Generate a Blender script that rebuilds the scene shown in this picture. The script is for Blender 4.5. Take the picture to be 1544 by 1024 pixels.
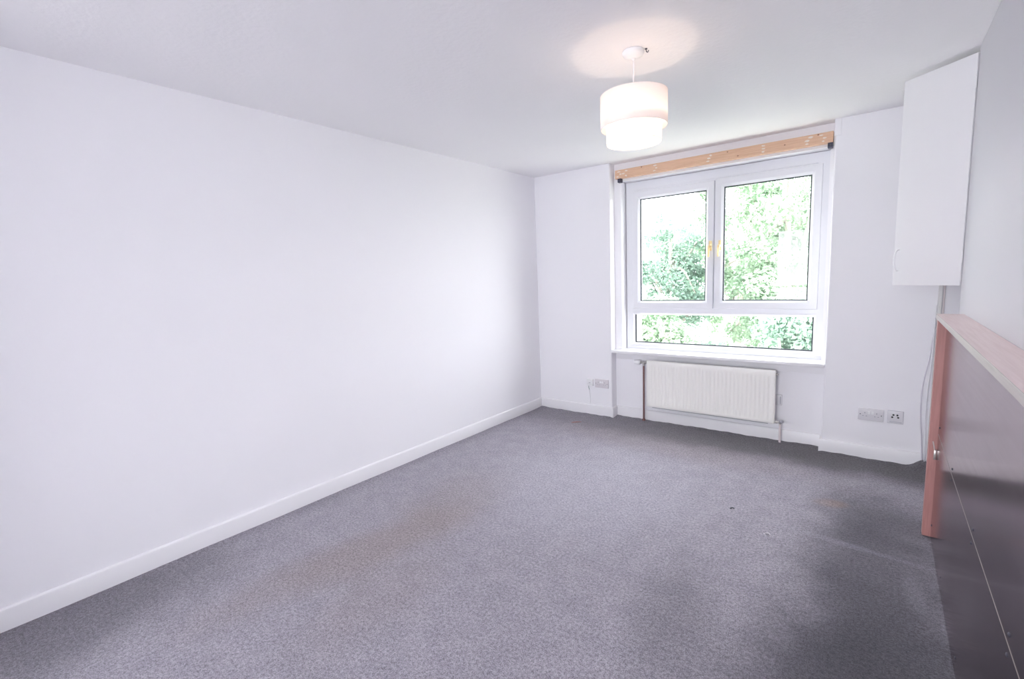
import bpy, bmesh, math, random
import numpy as np
from mathutils import Vector, Matrix

for o in list(bpy.data.objects):
    bpy.data.objects.remove(o, do_unlink=True)
S = bpy.context.scene
COL = S.collection
PI = math.pi
rnd = random.Random(7)

# ------------------------------------------------------------------ camera
CAM = Vector((2.9193, -4.2352, 1.4196))
yaw, pitch, roll = 0.661617, -0.1285096, -0.0394141
F_PX = 715.367
fw = Vector((-math.sin(yaw)*math.cos(pitch), math.cos(yaw)*math.cos(pitch), math.sin(pitch)))
r0 = Vector((math.cos(yaw), math.sin(yaw), 0))
u0 = r0.cross(fw)
rv = math.cos(roll)*r0 + math.sin(roll)*u0
uv = -math.sin(roll)*r0 + math.cos(roll)*u0
cam = bpy.data.cameras.new('camera')
cam.sensor_width = 36.0
cam.sensor_fit = 'HORIZONTAL'
cam.lens = F_PX*36.0/1544.0
cam.clip_start = 0.02
co = bpy.data.objects.new('camera', cam)
COL.objects.link(co)
M = Matrix((rv, uv, -fw)).transposed().to_4x4()
M.translation = CAM
co.matrix_world = M
S.camera = co

# ------------------------------------------------------------------ world, sun, exposure
WORLD_STRENGTH = 15.0
SUN_STRENGTH = 42.0
BULB_WATTS = 4.0
EXPOSURE = -0.08
w = bpy.data.worlds.new('sky')
S.world = w
w.use_nodes = True
bgn = w.node_tree.nodes['Background']
bgn.inputs['Color'].default_value = (0.958, 0.957, 1.0, 1)
bgn.inputs['Strength'].default_value = WORLD_STRENGTH
sun = bpy.data.lights.new('sun', 'SUN')
sun.energy = SUN_STRENGTH
sun.angle = math.radians(2)
sun.color = (1.0, 0.96, 0.88)
so = bpy.data.objects.new('sun', sun)
COL.objects.link(so)
so.rotation_euler = Vector((-0.80, -0.30, 0.75)).to_track_quat('Z', 'Y').to_euler()
so.location = (-6, 4, 9)
S.view_settings.view_transform = 'Standard'
S.view_settings.look = 'None'
S.view_settings.exposure = EXPOSURE
S.view_settings.gamma = 1.0
S.view_settings.use_curve_mapping = False
S.cycles.use_denoising = True
S.cycles.max_bounces = 12
S.cycles.diffuse_bounces = 8
S.cycles.transparent_max_bounces = 16
S.cycles.sample_clamp_indirect = 8.0

YN_ = -7.20
def portal(name, loc, rot, sx, sy):          # sampling guide for sky light through a window opening
    l = bpy.data.lights.new(name, 'AREA')
    l.shape = 'RECTANGLE'; l.size = sx; l.size_y = sy
    l.cycles.is_portal = True
    o = bpy.data.objects.new(name, l)
    o.location = loc; o.rotation_euler = rot
    COL.objects.link(o)
portal('window_portal', (1.75, 0.30, 1.47), (-PI/2, 0, 0), 1.62, 1.55)
portal('rear_portal', (2.0, YN_-0.17, 1.275), (PI/2, 0, 0), 1.88, 1.93)

# ------------------------------------------------------------------ materials
def new_mat(name, color, rough=0.5, metal=0.0, spec=0.5):
    m = bpy.data.materials.new(name)
    m.use_nodes = True
    b = m.node_tree.nodes['Principled BSDF']
    b.inputs['Base Color'].default_value = (*color, 1)
    b.inputs['Roughness'].default_value = rough
    b.inputs['Metallic'].default_value = metal
    b.inputs['Specular IOR Level'].default_value = spec
    return m

def N(m, t, **kw):
    n = m.node_tree.nodes.new(t)
    for k, v in kw.items():
        if k in n.inputs: n.inputs[k].default_value = v
        else: setattr(n, k, v)
    return n

def L(m, a, b):
    m.node_tree.links.new(a, b)

def bsdf(m):
    return m.node_tree.nodes['Principled BSDF']

def coords(m, scale=(1, 1, 1)):
    g = N(m, 'ShaderNodeNewGeometry')
    mp = N(m, 'ShaderNodeMapping')
    mp.inputs['Scale'].default_value = scale
    L(m, g.outputs['Position'], mp.inputs['Vector'])
    return mp.outputs['Vector']

def objcoords(m, scale=(1, 1, 1)):
    g = N(m, 'ShaderNodeTexCoord')
    mp = N(m, 'ShaderNodeMapping')
    mp.inputs['Scale'].default_value = scale
    L(m, g.outputs['Object'], mp.inputs['Vector'])
    return mp.outputs['Vector']

def add_bump(m, vec, scale, strength, dist=0.002, detail=4.0):
    n = N(m, 'ShaderNodeTexNoise', Scale=scale, Detail=detail)
    L(m, vec, n.inputs['Vector'])
    b = N(m, 'ShaderNodeBump', Strength=strength, Distance=dist)
    L(m, n.outputs['Fac'], b.inputs['Height'])
    L(m, b.outputs['Normal'], bsdf(m).inputs['Normal'])
    return n

def mixcol(m, fac, a, b, mode='MIX'):
    x = N(m, 'ShaderNodeMix', data_type='RGBA', blend_type=mode)
    for sock, v in ((x.inputs[0], fac), (x.inputs[6], a), (x.inputs[7], b)):
        if hasattr(v, 'links'): L(m, v, sock)
        elif isinstance(v, (int, float)): sock.default_value = v
        else: sock.default_value = (*v, 1)
    return x.outputs[2]

def ramp(m, src, p0, p1, a=0.0, b=1.0, smooth=True):
    r = N(m, 'ShaderNodeMapRange')
    if smooth: r.interpolation_type = 'SMOOTHSTEP'
    L(m, src, r.inputs['Value'])
    r.inputs['From Min'].default_value = p0; r.inputs['From Max'].default_value = p1
    r.inputs['To Min'].default_value = a; r.inputs['To Max'].default_value = b
    return r.outputs['Result']

def math_node(m, op, a, b=None):
    n = N(m, 'ShaderNodeMath', operation=op)
    for i, v in enumerate((a, b)):
        if v is None: continue
        if hasattr(v, 'links'): L(m, v, n.inputs[i])
        else: n.inputs[i].default_value = v
    return n.outputs[0]

MAT = {}
# emulsion-painted walls
m = MAT['wall'] = new_mat('wall_paint', (0.885, 0.876, 0.91), 0.62, spec=0.3)
add_bump(m, coords(m), 60, 0.12, 0.002, 6)
m = MAT['breast'] = new_mat('shade_toned_breast_paint', (0.60, 0.59, 0.635), 0.6, spec=0.3)  # wall paint darkened so the breast looks less lit
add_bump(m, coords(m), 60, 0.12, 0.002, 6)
m = MAT['ceiling'] = new_mat('ceiling_paint', (0.905, 0.897, 0.915), 0.75, spec=0.25)
add_bump(m, coords(m), 45, 0.35, 0.004, 8)
m = MAT['gloss'] = new_mat('white_gloss_paint', (0.84, 0.83, 0.855), 0.32, spec=0.5)
add_bump(m, coords(m), 25, 0.06, 0.002, 3)
MAT['upvc'] = new_mat('white_upvc', (0.82, 0.825, 0.87), 0.28)
add_bump(MAT['upvc'], coords(MAT['upvc']), 80, 0.02, 0.001, 2)
MAT['gasket'] = new_mat('black_rubber_gasket', (0.05, 0.06, 0.07), 0.6)
m = MAT['radiator'] = new_mat('cream_radiator_enamel', (0.90, 0.885, 0.855), 0.35)
add_bump(m, coords(m), 40, 0.03, 0.001, 2)
MAT['dark'] = new_mat('dark_slot', (0.03, 0.03, 0.035), 0.6)
MAT['plastic'] = new_mat('white_plastic', (0.73, 0.715, 0.75), 0.3)
MAT['plastic_clear'] = new_mat('bright_white_plastic', (0.86, 0.86, 0.88), 0.3)
MAT['plastic_old'] = new_mat('pinkish_old_plastic', (0.70, 0.665, 0.70), 0.35)
MAT['grey_plastic'] = new_mat('grey_plastic', (0.42, 0.42, 0.47), 0.4)
MAT['bracket'] = new_mat('blue_black_painted_steel', (0.035, 0.035, 0.07), 0.4)
MAT['chrome'] = new_mat('worn_chrome', (0.55, 0.53, 0.51), 0.38, 0.9)
MAT['brass'] = new_mat('polished_brass', (0.88, 0.70, 0.38), 0.35, 0.7)
m = MAT['copper'] = new_mat('tarnished_copper', (0.22, 0.11, 0.105), 0.45, 0.6)
add_bump(m, coords(m), 30, 0.1, 0.001, 3)
m = MAT['pipe_paint'] = new_mat('pink_white_pipe_paint', (0.78, 0.70, 0.70), 0.35)
MAT['cable_grey'] = new_mat('lilac_grey_cable_sheath', (0.68, 0.65, 0.72), 0.5)
MAT['cable_green'] = new_mat('green_grey_cable_sheath', (0.28, 0.36, 0.34), 0.5)
MAT['cable_white'] = new_mat('white_cable_sheath', (0.80, 0.79, 0.82), 0.45)
MAT['trunk'] = new_mat('cream_trunking', (0.76, 0.75, 0.74), 0.4)
m = MAT['cupboard'] = new_mat('cupboard_white_paint', (0.82, 0.815, 0.835), 0.4)
add_bump(m, coords(m), 20, 0.04, 0.002, 3)

def wood(name, base, dark, scale, rough=0.5, rng=(0.35, 0.7)):
    m = new_mat(name, base, rough)
    v = coords(m, scale)
    n = N(m, 'ShaderNodeTexNoise', Scale=6.0, Detail=6.0, Distortion=0.6)
    L(m, v, n.inputs['Vector'])
    c = mixcol(m, ramp(m, n.outputs['Fac'], *rng), base, dark)
    L(m, c, bsdf(m).inputs['Base Color'])
    b = N(m, 'ShaderNodeBump', Strength=0.15, Distance=0.001)
    L(m, n.outputs['Fac'], b.inputs['Height'])
    L(m, b.outputs['Normal'], bsdf(m).inputs['Normal'])
    return m
MAT['pine'] = wood('pine_batten', (0.72, 0.48, 0.33), (0.63, 0.39, 0.26), (1.2, 25, 25))
MAT['post'] = wood('pink_pine_post', (0.44, 0.215, 0.20), (0.38, 0.18, 0.17), (20, 20, 1.0))
MAT['shelf'] = wood('pale_pink_beech_shelf', (0.80, 0.66, 0.645), (0.74, 0.59, 0.575), (22, 0.7, 22), 0.35)
MAT['shelf_edge'] = wood('grey_beige_shelf_edge', (0.46, 0.405, 0.395), (0.41, 0.36, 0.35), (22, 0.7, 22), 0.4)
MAT['filler'] = new_mat('white_filler', (0.80, 0.72, 0.66), 0.7)
MAT['knot'] = new_mat('dark_knot', (0.22, 0.10, 0.06), 0.6)

# satin metal sheet
m = MAT['sheet'] = new_mat('satin_steel_sheet', (0.66, 0.63, 0.63), 0.17, 1.0)
bsdf(m).inputs['Specular Tint'].default_value = (0.78, 0.73, 0.745, 1)
v = coords(m, (1, 0.8, 40))
n = N(m, 'ShaderNodeTexNoise', Scale=3.0, Detail=5.0); L(m, v, n.inputs['Vector'])
L(m, ramp(m, n.outputs['Fac'], 0.3, 0.7, 0.15, 0.18), bsdf(m).inputs['Roughness'])
v2 = coords(m, (1, 1, 1))
n2 = N(m, 'ShaderNodeTexNoise', Scale=2.0, Detail=3.0); L(m, v2, n2.inputs['Vector'])
L(m, mixcol(m, ramp(m, n2.outputs['Fac'], 0.35, 0.7), (0.58, 0.54, 0.55), (0.50, 0.46, 0.475)), bsdf(m).inputs['Base Color'])
MAT['screw'] = new_mat('dark_screw_head', (0.10, 0.10, 0.13), 0.4, 0.7)
MAT['sheet_edge'] = new_mat('bright_cut_edge', (0.46, 0.43, 0.42), 0.45, 0.6)

# glass: thin pane, mostly transparent with a weak mirror
m = MAT['glass'] = bpy.data.materials.new('window_glass')
m.use_nodes = True
m.node_tree.nodes.remove(m.node_tree.nodes['Principled BSDF'])
tr = N(m, 'ShaderNodeBsdfTransparent'); tr.inputs['Color'].default_value = (0.965, 0.985, 0.975, 1)
gl = N(m, 'ShaderNodeBsdfGlossy'); gl.inputs['Roughness'].default_value = 0.02
mx = N(m, 'ShaderNodeMixShader'); mx.inputs['Fac'].default_value = 0.035
L(m, tr.outputs[0], mx.inputs[1]); L(m, gl.outputs[0], mx.inputs[2])
L(m, mx.outputs[0], m.node_tree.nodes['Material Output'].inputs['Surface'])

# lampshade fabric
def shade_mat(name, col, tr_w):
    m = bpy.data.materials.new(name)
    m.use_nodes = True
    m.node_tree.nodes.remove(m.node_tree.nodes['Principled BSDF'])
    d = N(m, 'ShaderNodeBsdfDiffuse'); d.inputs['Color'].default_value = (*col, 1)
    t = N(m, 'ShaderNodeBsdfTranslucent'); t.inputs['Color'].default_value = (*col, 1)
    x = N(m, 'ShaderNodeMixShader'); x.inputs['Fac'].default_value = tr_w
    L(m, d.outputs[0], x.inputs[1]); L(m, t.outputs[0], x.inputs[2])
    L(m, x.outputs[0], m.node_tree.nodes['Material Output'].inputs['Surface'])
    return m
MAT['shade'] = shade_mat('white_lampshade_fabric', (0.95, 0.925, 0.925), 0.52)
m = MAT['bulb'] = new_mat('lit_bulb_glass', (1, 0.95, 0.85), 0.3)
bsdf(m).inputs['Emission Color'].default_value = (1.0, 0.80, 0.58, 1)
bsdf(m).inputs['Emission Strength'].default_value = 8.0
MAT['shade_ring'] = new_mat('white_shade_wire', (0.8, 0.79, 0.79), 0.4)

# carpet
m = MAT['carpet'] = new_mat('grey_violet_carpet', (0.25, 0.235, 0.27), 0.95, spec=0.1)
P = coords(m)
sep = N(m, 'ShaderNodeSeparateXYZ'); L(m, P, sep.inputs[0])
warp = N(m, 'ShaderNodeTexNoise', Scale=3.2, Detail=6.0, Roughness=0.62); L(m, P, warp.inputs['Vector'])
wofs = math_node(m, 'MULTIPLY', math_node(m, 'SUBTRACT', warp.outputs['Fac'], 0.5), 0.9)
fine = N(m, 'ShaderNodeTexNoise', Scale=210.0, Detail=3.0, Roughness=0.75); L(m, P, fine.inputs['Vector'])
fine2 = N(m, 'ShaderNodeTexNoise', Scale=75.0, Detail=3.0, Roughness=0.7); L(m, P, fine2.inputs['Vector'])
mid = N(m, 'ShaderNodeTexNoise', Scale=9.0, Detail=5.0, Roughness=0.65); L(m, P, mid.inputs['Vector'])

def blob(cx, cy, rx, ry, rot=0.0, soft=(0.35, 1.35)):
    mp = N(m, 'ShaderNodeMapping', vector_type='TEXTURE')
    mp.inputs['Location'].default_value = (cx, cy, 0)
    mp.inputs['Rotation'].default_value = (0, 0, rot)
    mp.inputs['Scale'].default_value = (rx, ry, 1)
    L(m, P, mp.inputs['Vector'])
    ln = N(m, 'ShaderNodeVectorMath', operation='LENGTH'); L(m, mp.outputs[0], ln.inputs[0])
    d = math_node(m, 'ADD', ln.outputs['Value'], wofs)
    return ramp(m, d, soft[0], soft[1], 1.0, 0.0)

base = mixcol(m, ramp(m, mid.outputs['Fac'], 0.3, 0.7), (0.212, 0.199, 0.234), (0.252, 0.236, 0.272))
# brown tea-coloured traffic marks on the left
for cx, cy, rx, ry, rot, k in ((0.80, -2.85, 0.20, 0.75, -0.18, 0.55), (0.80, -2.15, 0.30, 0.55, 0.1, 0.35),
                               (1.15, -3.0, 0.22, 0.45, 0.2, 0.25), (1.5, -0.5, 1.2, 0.25, -0.05, 0.30)):
    base = mixcol(m, math_node(m, 'MULTIPLY', blob(cx, cy, rx, ry, rot), k), base, (0.20, 0.165, 0.165))
# trodden dark, bluish dirt near the fireplace; last blob darkens the near left
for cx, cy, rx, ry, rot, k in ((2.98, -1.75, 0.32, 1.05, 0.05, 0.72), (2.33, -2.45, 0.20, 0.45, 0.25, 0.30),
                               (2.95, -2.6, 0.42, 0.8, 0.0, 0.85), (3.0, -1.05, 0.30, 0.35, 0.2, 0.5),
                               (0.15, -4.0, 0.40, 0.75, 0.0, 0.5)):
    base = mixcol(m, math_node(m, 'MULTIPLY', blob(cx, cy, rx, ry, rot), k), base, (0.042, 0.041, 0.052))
band = ramp(m, math_node(m, 'ADD', sep.outputs['Y'], math_node(m, 'MULTIPLY', wofs, 0.35)), -0.52, -0.26)  # dirt along the window wall with the shade under the sill painted in
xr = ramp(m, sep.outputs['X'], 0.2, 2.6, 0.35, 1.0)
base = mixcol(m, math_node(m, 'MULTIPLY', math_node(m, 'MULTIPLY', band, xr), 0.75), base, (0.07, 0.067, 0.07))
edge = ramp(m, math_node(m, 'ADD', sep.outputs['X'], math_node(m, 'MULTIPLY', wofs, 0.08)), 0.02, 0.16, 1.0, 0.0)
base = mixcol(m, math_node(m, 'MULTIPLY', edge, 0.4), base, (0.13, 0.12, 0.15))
# paler, flattened pile in the middle and orange rust mark
base = mixcol(m, math_node(m, 'MULTIPLY', blob(1.35, -1.55, 0.75, 0.75, 0.4), 0.35), base, (0.33, 0.325, 0.375))
base = mixcol(m, math_node(m, 'MULTIPLY', blob(2.75, -0.95, 0.09, 0.06, 0.3), 0.28), base, (0.30, 0.20, 0.15))
base = mixcol(m, math_node(m, 'MULTIPLY', blob(2.83, -1.42, 0.34, 0.028, -0.1), 0.18), base, (0.29, 0.28, 0.34))
base = mixcol(m, math_node(m, 'MULTIPLY', blob(3.1, -1.7, 0.04, 0.18, 0.1), 0.12), base, (0.33, 0.32, 0.37))
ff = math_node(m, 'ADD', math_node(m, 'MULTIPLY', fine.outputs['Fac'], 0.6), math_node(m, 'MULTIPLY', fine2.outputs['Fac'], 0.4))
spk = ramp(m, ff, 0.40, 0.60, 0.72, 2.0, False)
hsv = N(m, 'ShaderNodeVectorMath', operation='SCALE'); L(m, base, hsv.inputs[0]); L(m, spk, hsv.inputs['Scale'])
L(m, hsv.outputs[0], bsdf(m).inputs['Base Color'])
bsdf(m).inputs['Sheen Weight'].default_value = 0.15
bp = N(m, 'ShaderNodeBump', Strength=0.6, Distance=0.006)
L(m, ff, bp.inputs['Height']); L(m, bp.outputs['Normal'], bsdf(m).inputs['Normal'])

# outdoors
def leaf_mat(name, a, b):
    m = new_mat(name, a, 0.5, spec=0.3)
    v = coords(m)
    n = N(m, 'ShaderNodeTexNoise', Scale=2.2, Detail=4.0); L(m, v, n.inputs['Vector'])
    c = mixcol(m, ramp(m, n.outputs['Fac'], 0.35, 0.65), a, b)
    L(m, c, bsdf(m).inputs['Base Color'])
    t = N(m, 'ShaderNodeBsdfTranslucent'); L(m, c, t.inputs['Color'])
    x = N(m, 'ShaderNodeMixShader'); x.inputs['Fac'].default_value = 0.35
    L(m, bsdf(m).outputs[0], x.inputs[1]); L(m, t.outputs[0], x.inputs[2])
    L(m, x.outputs[0], m.node_tree.nodes['Material Output'].inputs['Surface'])
    return m
MAT['leaf_a'] = leaf_mat('fresh_green_leaves', (0.19, 0.285, 0.19), (0.28, 0.37, 0.265))
MAT['leaf_b'] = leaf_mat('blue_green_leaves', (0.165, 0.26, 0.205), (0.245, 0.34, 0.28))
m = MAT['bark'] = new_mat('brown_bark', (0.30, 0.27, 0.245), 0.85)
add_bump(m, coords(m), 14, 0.6, 0.02, 6)
m = MAT['grass'] = new_mat('mown_grass', (0.25, 0.26, 0.225), 0.9)
add_bump(m, coords(m), 30, 0.5, 0.02, 6)
m = MAT['bounce_paving'] = new_mat('pale_bounce_ground', (0.72, 0.70, 0.69), 0.9)
add_bump(m, coords(m), 6, 0.4, 0.02, 6)
m = MAT['render'] = new_mat('pale_exterior_render', (0.78, 0.76, 0.70), 0.8)
add_bump(m, coords(m), 50, 0.3, 0.004, 5)

# ------------------------------------------------------------------ mesh helpers
def link(name, me, mat=None, parent=None):
    o = bpy.data.objects.new(name, me)
    COL.objects.link(o)
    if mat is not None:
        for mm in (mat if isinstance(mat, (list, tuple)) else [mat]):
            me.materials.append(mm)
    if parent is not None:
        o.parent = parent
    return o

def finish(name, bm, mat=None, parent=None, smooth=None, origin=None):
    bmesh.ops.recalc_face_normals(bm, faces=bm.faces)
    me = bpy.data.meshes.new(name)
    if origin is not None:
        bmesh.ops.translate(bm, verts=bm.verts, vec=-Vector(origin))
    bm.to_mesh(me); bm.free()
    if smooth is not None:
        me.polygons.foreach_set('use_smooth', [True]*len(me.polygons))
        me.set_sharp_from_angle(angle=math.radians(smooth))
    o = link(name, me, mat, parent)
    if origin is not None:
        o.location = origin
    return o

def add_box(bm, x0, x1, y0, y1, z0, z1, bevel=0.0, seg=2, mi=0):
    b = bmesh.new()
    vs = [b.verts.new(p) for p in ((x0,y0,z0),(x1,y0,z0),(x1,y1,z0),(x0,y1,z0),(x0,y0,z1),(x1,y0,z1),(x1,y1,z1),(x0,y1,z1))]
    for f in ((0,3,2,1),(4,5,6,7),(0,1,5,4),(1,2,6,5),(2,3,7,6),(3,0,4,7)):
        b.faces.new([vs[i] for i in f])
    if bevel > 0:
        bmesh.ops.bevel(b, geom=b.edges[:], offset=bevel, segments=seg, profile=0.5, affect='EDGES')
    merge(bm, b, mi)

def merge(bm, b, mi=0, mat4=None):
    b.verts.index_update()
    nv = [bm.verts.new(mat4 @ v.co if mat4 is not None else v.co) for v in b.verts]
    for f in b.faces:
        try:
            g = bm.faces.new([nv[v.index] for v in f.verts]); g.material_index = mi; g.smooth = f.smooth
        except ValueError:
            pass
    b.free()

def add_lathe(bm, prof, axis_m=None, n=32, mi=0, cap0=True, cap1=True):
    """prof: (radius, height) along local z, placed by axis_m"""
    axis_m = axis_m or Matrix.Identity(4)
    rings = []
    for r, h in prof:
        rings.append([bm.verts.new(axis_m @ Vector((r*math.cos(2*PI*k/n), r*math.sin(2*PI*k/n), h))) for k in range(n)])
    for a, b in zip(rings, rings[1:]):
        for k in range(n):
            f = bm.faces.new((a[k], a[(k+1) % n], b[(k+1) % n], b[k])); f.material_index = mi
    if cap0: bm.faces.new(rings[0][::-1]).material_index = mi
    if cap1: bm.faces.new(rings[-1]).material_index = mi

def axis(p, d):
    q = Vector(d).normalized().to_track_quat('Z', 'Y').to_matrix().to_4x4()
    q.translation = Vector(p)
    return q

def add_tube(bm, pts, rad, n=10, mi=0):
    pts = [Vector(p) for p in pts]
    rads = rad if isinstance(rad, (list, tuple)) else [rad]*len(pts)
    rings = []
    up = Vector((0.3, 0.5, 0.8)).normalized()
    for i, p in enumerate(pts):
        t = (pts[min(i+1, len(pts)-1)] - pts[max(i-1, 0)]).normalized()
        a = t.cross(up)
        if a.length < 1e-3: a = t.cross(Vector((1, 0, 0)))
        a.normalize(); b = t.cross(a)
        rings.append([bm.verts.new(p + rads[i]*(math.cos(2*PI*k/n)*a + math.sin(2*PI*k/n)*b)) for k in range(n)])
    for a, b in zip(rings, rings[1:]):
        for k in range(n):
            bm.faces.new((a[k], a[(k+1) % n], b[(k+1) % n], b[k])).material_index = mi
    bm.faces.new(rings[0][::-1]).material_index = mi
    bm.faces.new(rings[-1]).material_index = mi

def spline(pts, n=8):
    pts = [Vector(p) for p in pts]
    out = []
    ext = [pts[0]*2-pts[1]] + pts + [pts[-1]*2-pts[-2]]
    for i in range(1, len(ext)-2):
        p0, p1, p2, p3 = ext[i-1:i+3]
        for k in range(n):
            t = k/n
            out.append(0.5*((2*p1)+(p2-p0)*t+(2*p0-5*p1+4*p2-p3)*t*t+(3*p1-p0-3*p2+p3)*t**3))
    out.append(pts[-1])
    return out

def add_ring(bm, x0, x1, z0, z1, prof, mi=0):
    """mitred rectangular frame in the XZ plane; prof = closed list of (inset, y)"""
    cs = ((x0, z0, 1, 1), (x1, z0, -1, 1), (x1, z1, -1, -1), (x0, z1, 1, -1))
    rings = [[bm.verts.new((cx+sx*d, y, cz+sz*d)) for d, y in prof] for cx, cz, sx, sz in cs]
    n = len(prof)
    for k in range(4):
        a, b = rings[k], rings[(k+1) % 4]
        for i in range(n):
            bm.faces.new((a[i], a[(i+1) % n], b[(i+1) % n], b[i])).material_index = mi

def add_prism(bm, poly, z0, z1, mi=0):
    a = [bm.verts.new((x, y, z0)) for x, y in poly]
    b = [bm.verts.new((x, y, z1)) for x, y in poly]
    n = len(poly)
    bm.faces.new(a[::-1]).material_index = mi
    bm.faces.new(b).material_index = mi
    for k in range(n):
        bm.faces.new((a[k], a[(k+1) % n], b[(k+1) % n], b[k])).material_index = mi

def empty(name, loc):
    o = bpy.data.objects.new(name, None)
    o.location = loc; o.empty_display_size = 0.1
    COL.objects.link(o)
    return o

def adopt(o, root):
    """keep world place under an un-rotated root"""
    o.parent = root
    o.location = Vector(o.location) - root.location

def tag(o, label, cat, group=None):
    o['label'] = label; o['category'] = cat
    if group: o['group'] = group
    return o

def struct(o):
    o['kind'] = 'structure'
    return o

# ------------------------------------------------------------------ room dimensions
HC = 2.45
XL, XR = 0.857, 2.613          # the window recess between the piers
YR = 0.10                      # back of that recess
OX0, OX1, OZ0, OZ1 = 0.925, 2.582, 0.668, 2.285   # window opening
YN = -7.20                     # near wall
XB = 3.25                      # chimney breast face
YB = -0.838                    # its far corner

# floor: carpet as a grid, its far edge slightly wavy and lifted in the far right corner
bm = bmesh.new()
xs = list(np.linspace(-0.02, 3.9, 197)); ys = list(np.linspace(YN-0.02, -1.0, 30)) + list(np.linspace(-0.96, 0.12, 55))
grid = {}
wav = [rnd.uniform(0, 6.28) for _ in range(6)]
for i, x in enumerate(xs):
    for j, y in enumerate(ys):
        z = 0.0
        back = YR - 0.015 if XL < x < XR else -0.015
        d = back - y
        if d < 0.12:
            k = max(0.0, 1 - max(d, 0)/0.12)
            z += k*k*(0.004 + 0.002*math.sin(7*x+wav[0]) + 0.0018*math.sin(23*x+wav[1]) + 0.0014*math.sin(61*x+wav[2]))
        if x < 0.1:
            k = 1-x/0.1
            z += k*k*0.003*(1+math.sin(7*y+wav[3])+0.6*math.sin(23*y+wav[4]))/2
        dx, dy = x-3.21, y-(-0.02)
        z += 0.055*math.exp(-(dx*dx/0.0022 + dy*dy/0.004)) if x < 3.3 else 0
        grid[i, j] = bm.verts.new((x, y, z))
for i in range(len(xs)-1):
    for j in range(len(ys)-1):
        bm.faces.new((grid[i, j], grid[i+1, j], grid[i+1, j+1], grid[i, j+1])).smooth = True
floor = struct(finish('floor', bm, MAT['carpet']))
bm = bmesh.new(); add_box(bm, -0.3, 4.0, YN-0.3, 0.45, -0.25, -0.012)
struct(finish('trim_9', bm, MAT['render']))

bm = bmesh.new(); add_box(bm, -0.3, 4.0, YN-0.3, 0.45, HC, HC+0.2)
struct(finish('ceiling', bm, MAT['ceiling']))

bm = bmesh.new(); add_box(bm, -0.3, 0.0, YN-0.3, 0.45, -0.01, HC)
struct(finish('wall_left', bm, MAT['wall']))

# far wall: two piers, the recessed panel with its window hole, and the outer leaf
bm = bmesh.new()
def pier(x0, x1, rl, rr):
    R = 0.012
    poly = []
    def arc(cx, cy, a0, a1):
        return [(cx+R*math.cos(a0+(a1-a0)*k/5), cy+R*math.sin(a0+(a1-a0)*k/5)) for k in range(6)]
    poly += arc(x0+R, R, PI, 1.5*PI) if rl else [(x0, 0)]
    poly += arc(x1-R, R, 1.5*PI, 2*PI) if rr else [(x1, 0)]
    poly += [(x1, YR+0.02), (x0, YR+0.02)]
    add_prism(bm, poly, -0.01, HC)
pier(0.0, XL, False, True)
pier(XR, 3.75, True, False)
def panel_hole(y0, y1, X0, X1, hx0, hx1, hz0, hz1, mi=0):
    add_box(bm, X0, hx0, y0, y1, -0.01, HC, mi=mi)
    add_box(bm, hx1, X1, y0, y1, -0.01, HC, mi=mi)
    add_box(bm, hx0, hx1, y0, y1, -0.01, hz0, mi=mi)
    add_box(bm, hx0, hx1, y0, y1, hz1, HC, mi=mi)
panel_hole(YR, 0.26, -0.3, 4.0, OX0, OX1, OZ0, OZ1)
panel_hole(0.26, 0.44, -0.3, 4.0, 0.985, 2.535, 0.70, 2.24, mi=1)
struct(finish('wall_far', bm, [MAT['wall'], MAT['render']], smooth=35))

# right wall: chimney breast with a rounded far corner, alcove behind it
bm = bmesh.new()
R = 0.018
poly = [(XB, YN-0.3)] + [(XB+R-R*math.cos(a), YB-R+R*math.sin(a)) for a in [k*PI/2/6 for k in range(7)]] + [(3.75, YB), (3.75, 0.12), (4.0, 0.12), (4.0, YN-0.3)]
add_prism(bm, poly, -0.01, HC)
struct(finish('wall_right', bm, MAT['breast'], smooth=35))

# near wall, behind the camera, with a tall window added for fill daylight
DX0, DX1, DZ0, DZ1 = 1.05, 2.95, 0.30, 2.25
bm = bmesh.new()
add_box(bm, -0.3, DX0, YN-0.2, YN, -0.01, HC); add_box(bm, DX1, 4.0, YN-0.2, YN, -0.01, HC)
add_box(bm, DX0, DX1, YN-0.2, YN, -0.01, DZ0); add_box(bm, DX0, DX1, YN-0.2, YN, DZ1, HC)
add_box(bm, -0.1, 0.70, -5.02, -4.90, -0.01, HC)          # unseen return wall, added to shade the near end of the left wall
struct(finish('wall_near', bm, MAT['wall']))

# baseboards
BP = [(0.0, 0.0), (0.016, 0.0), (0.016, 0.088), (0.013, 0.096), (0.006, 0.101), (0.0, 0.102)]
def baseboard(name, path, side):
    bm = bmesh.new()
    pts = [Vector((x, y, 0)) for x, y in path]
    rings = []
    for i, p in enumerate(pts):
        a = (pts[i]-pts[i-1]).normalized() if i else None
        b = (pts[i+1]-pts[i]).normalized() if i < len(pts)-1 else None
        na = Vector((a.y, -a.x, 0))*side if a else None
        nb = Vector((b.y, -b.x, 0))*side if b else None
        if na and nb:
            nn = (na+nb); nn = nn/nn.dot(na)
        else:
            nn = na or nb
        rings.append([bm.verts.new(p+nn*d+Vector((0, 0, z-0.002))) for d, z in BP])
    k = len(BP)
    for a, b in zip(rings, rings[1:]):
        for i in range(k):
            bm.faces.new((a[i], a[(i+1) % k], b[(i+1) % k], b[i]))
    bm.faces.new(rings[0]); bm.faces.new(rings[-1][::-1])
    return struct(finish(name, bm, MAT['gloss'], smooth=25))
baseboard('baseboard_left', [(0, YN), (0, -0.016)], 1)
baseboard('baseboard_far', [(0.0, 0), (XL, 0), (XL, YR), (XR, YR), (XR, 0), (3.205, 0)], 1)

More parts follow.
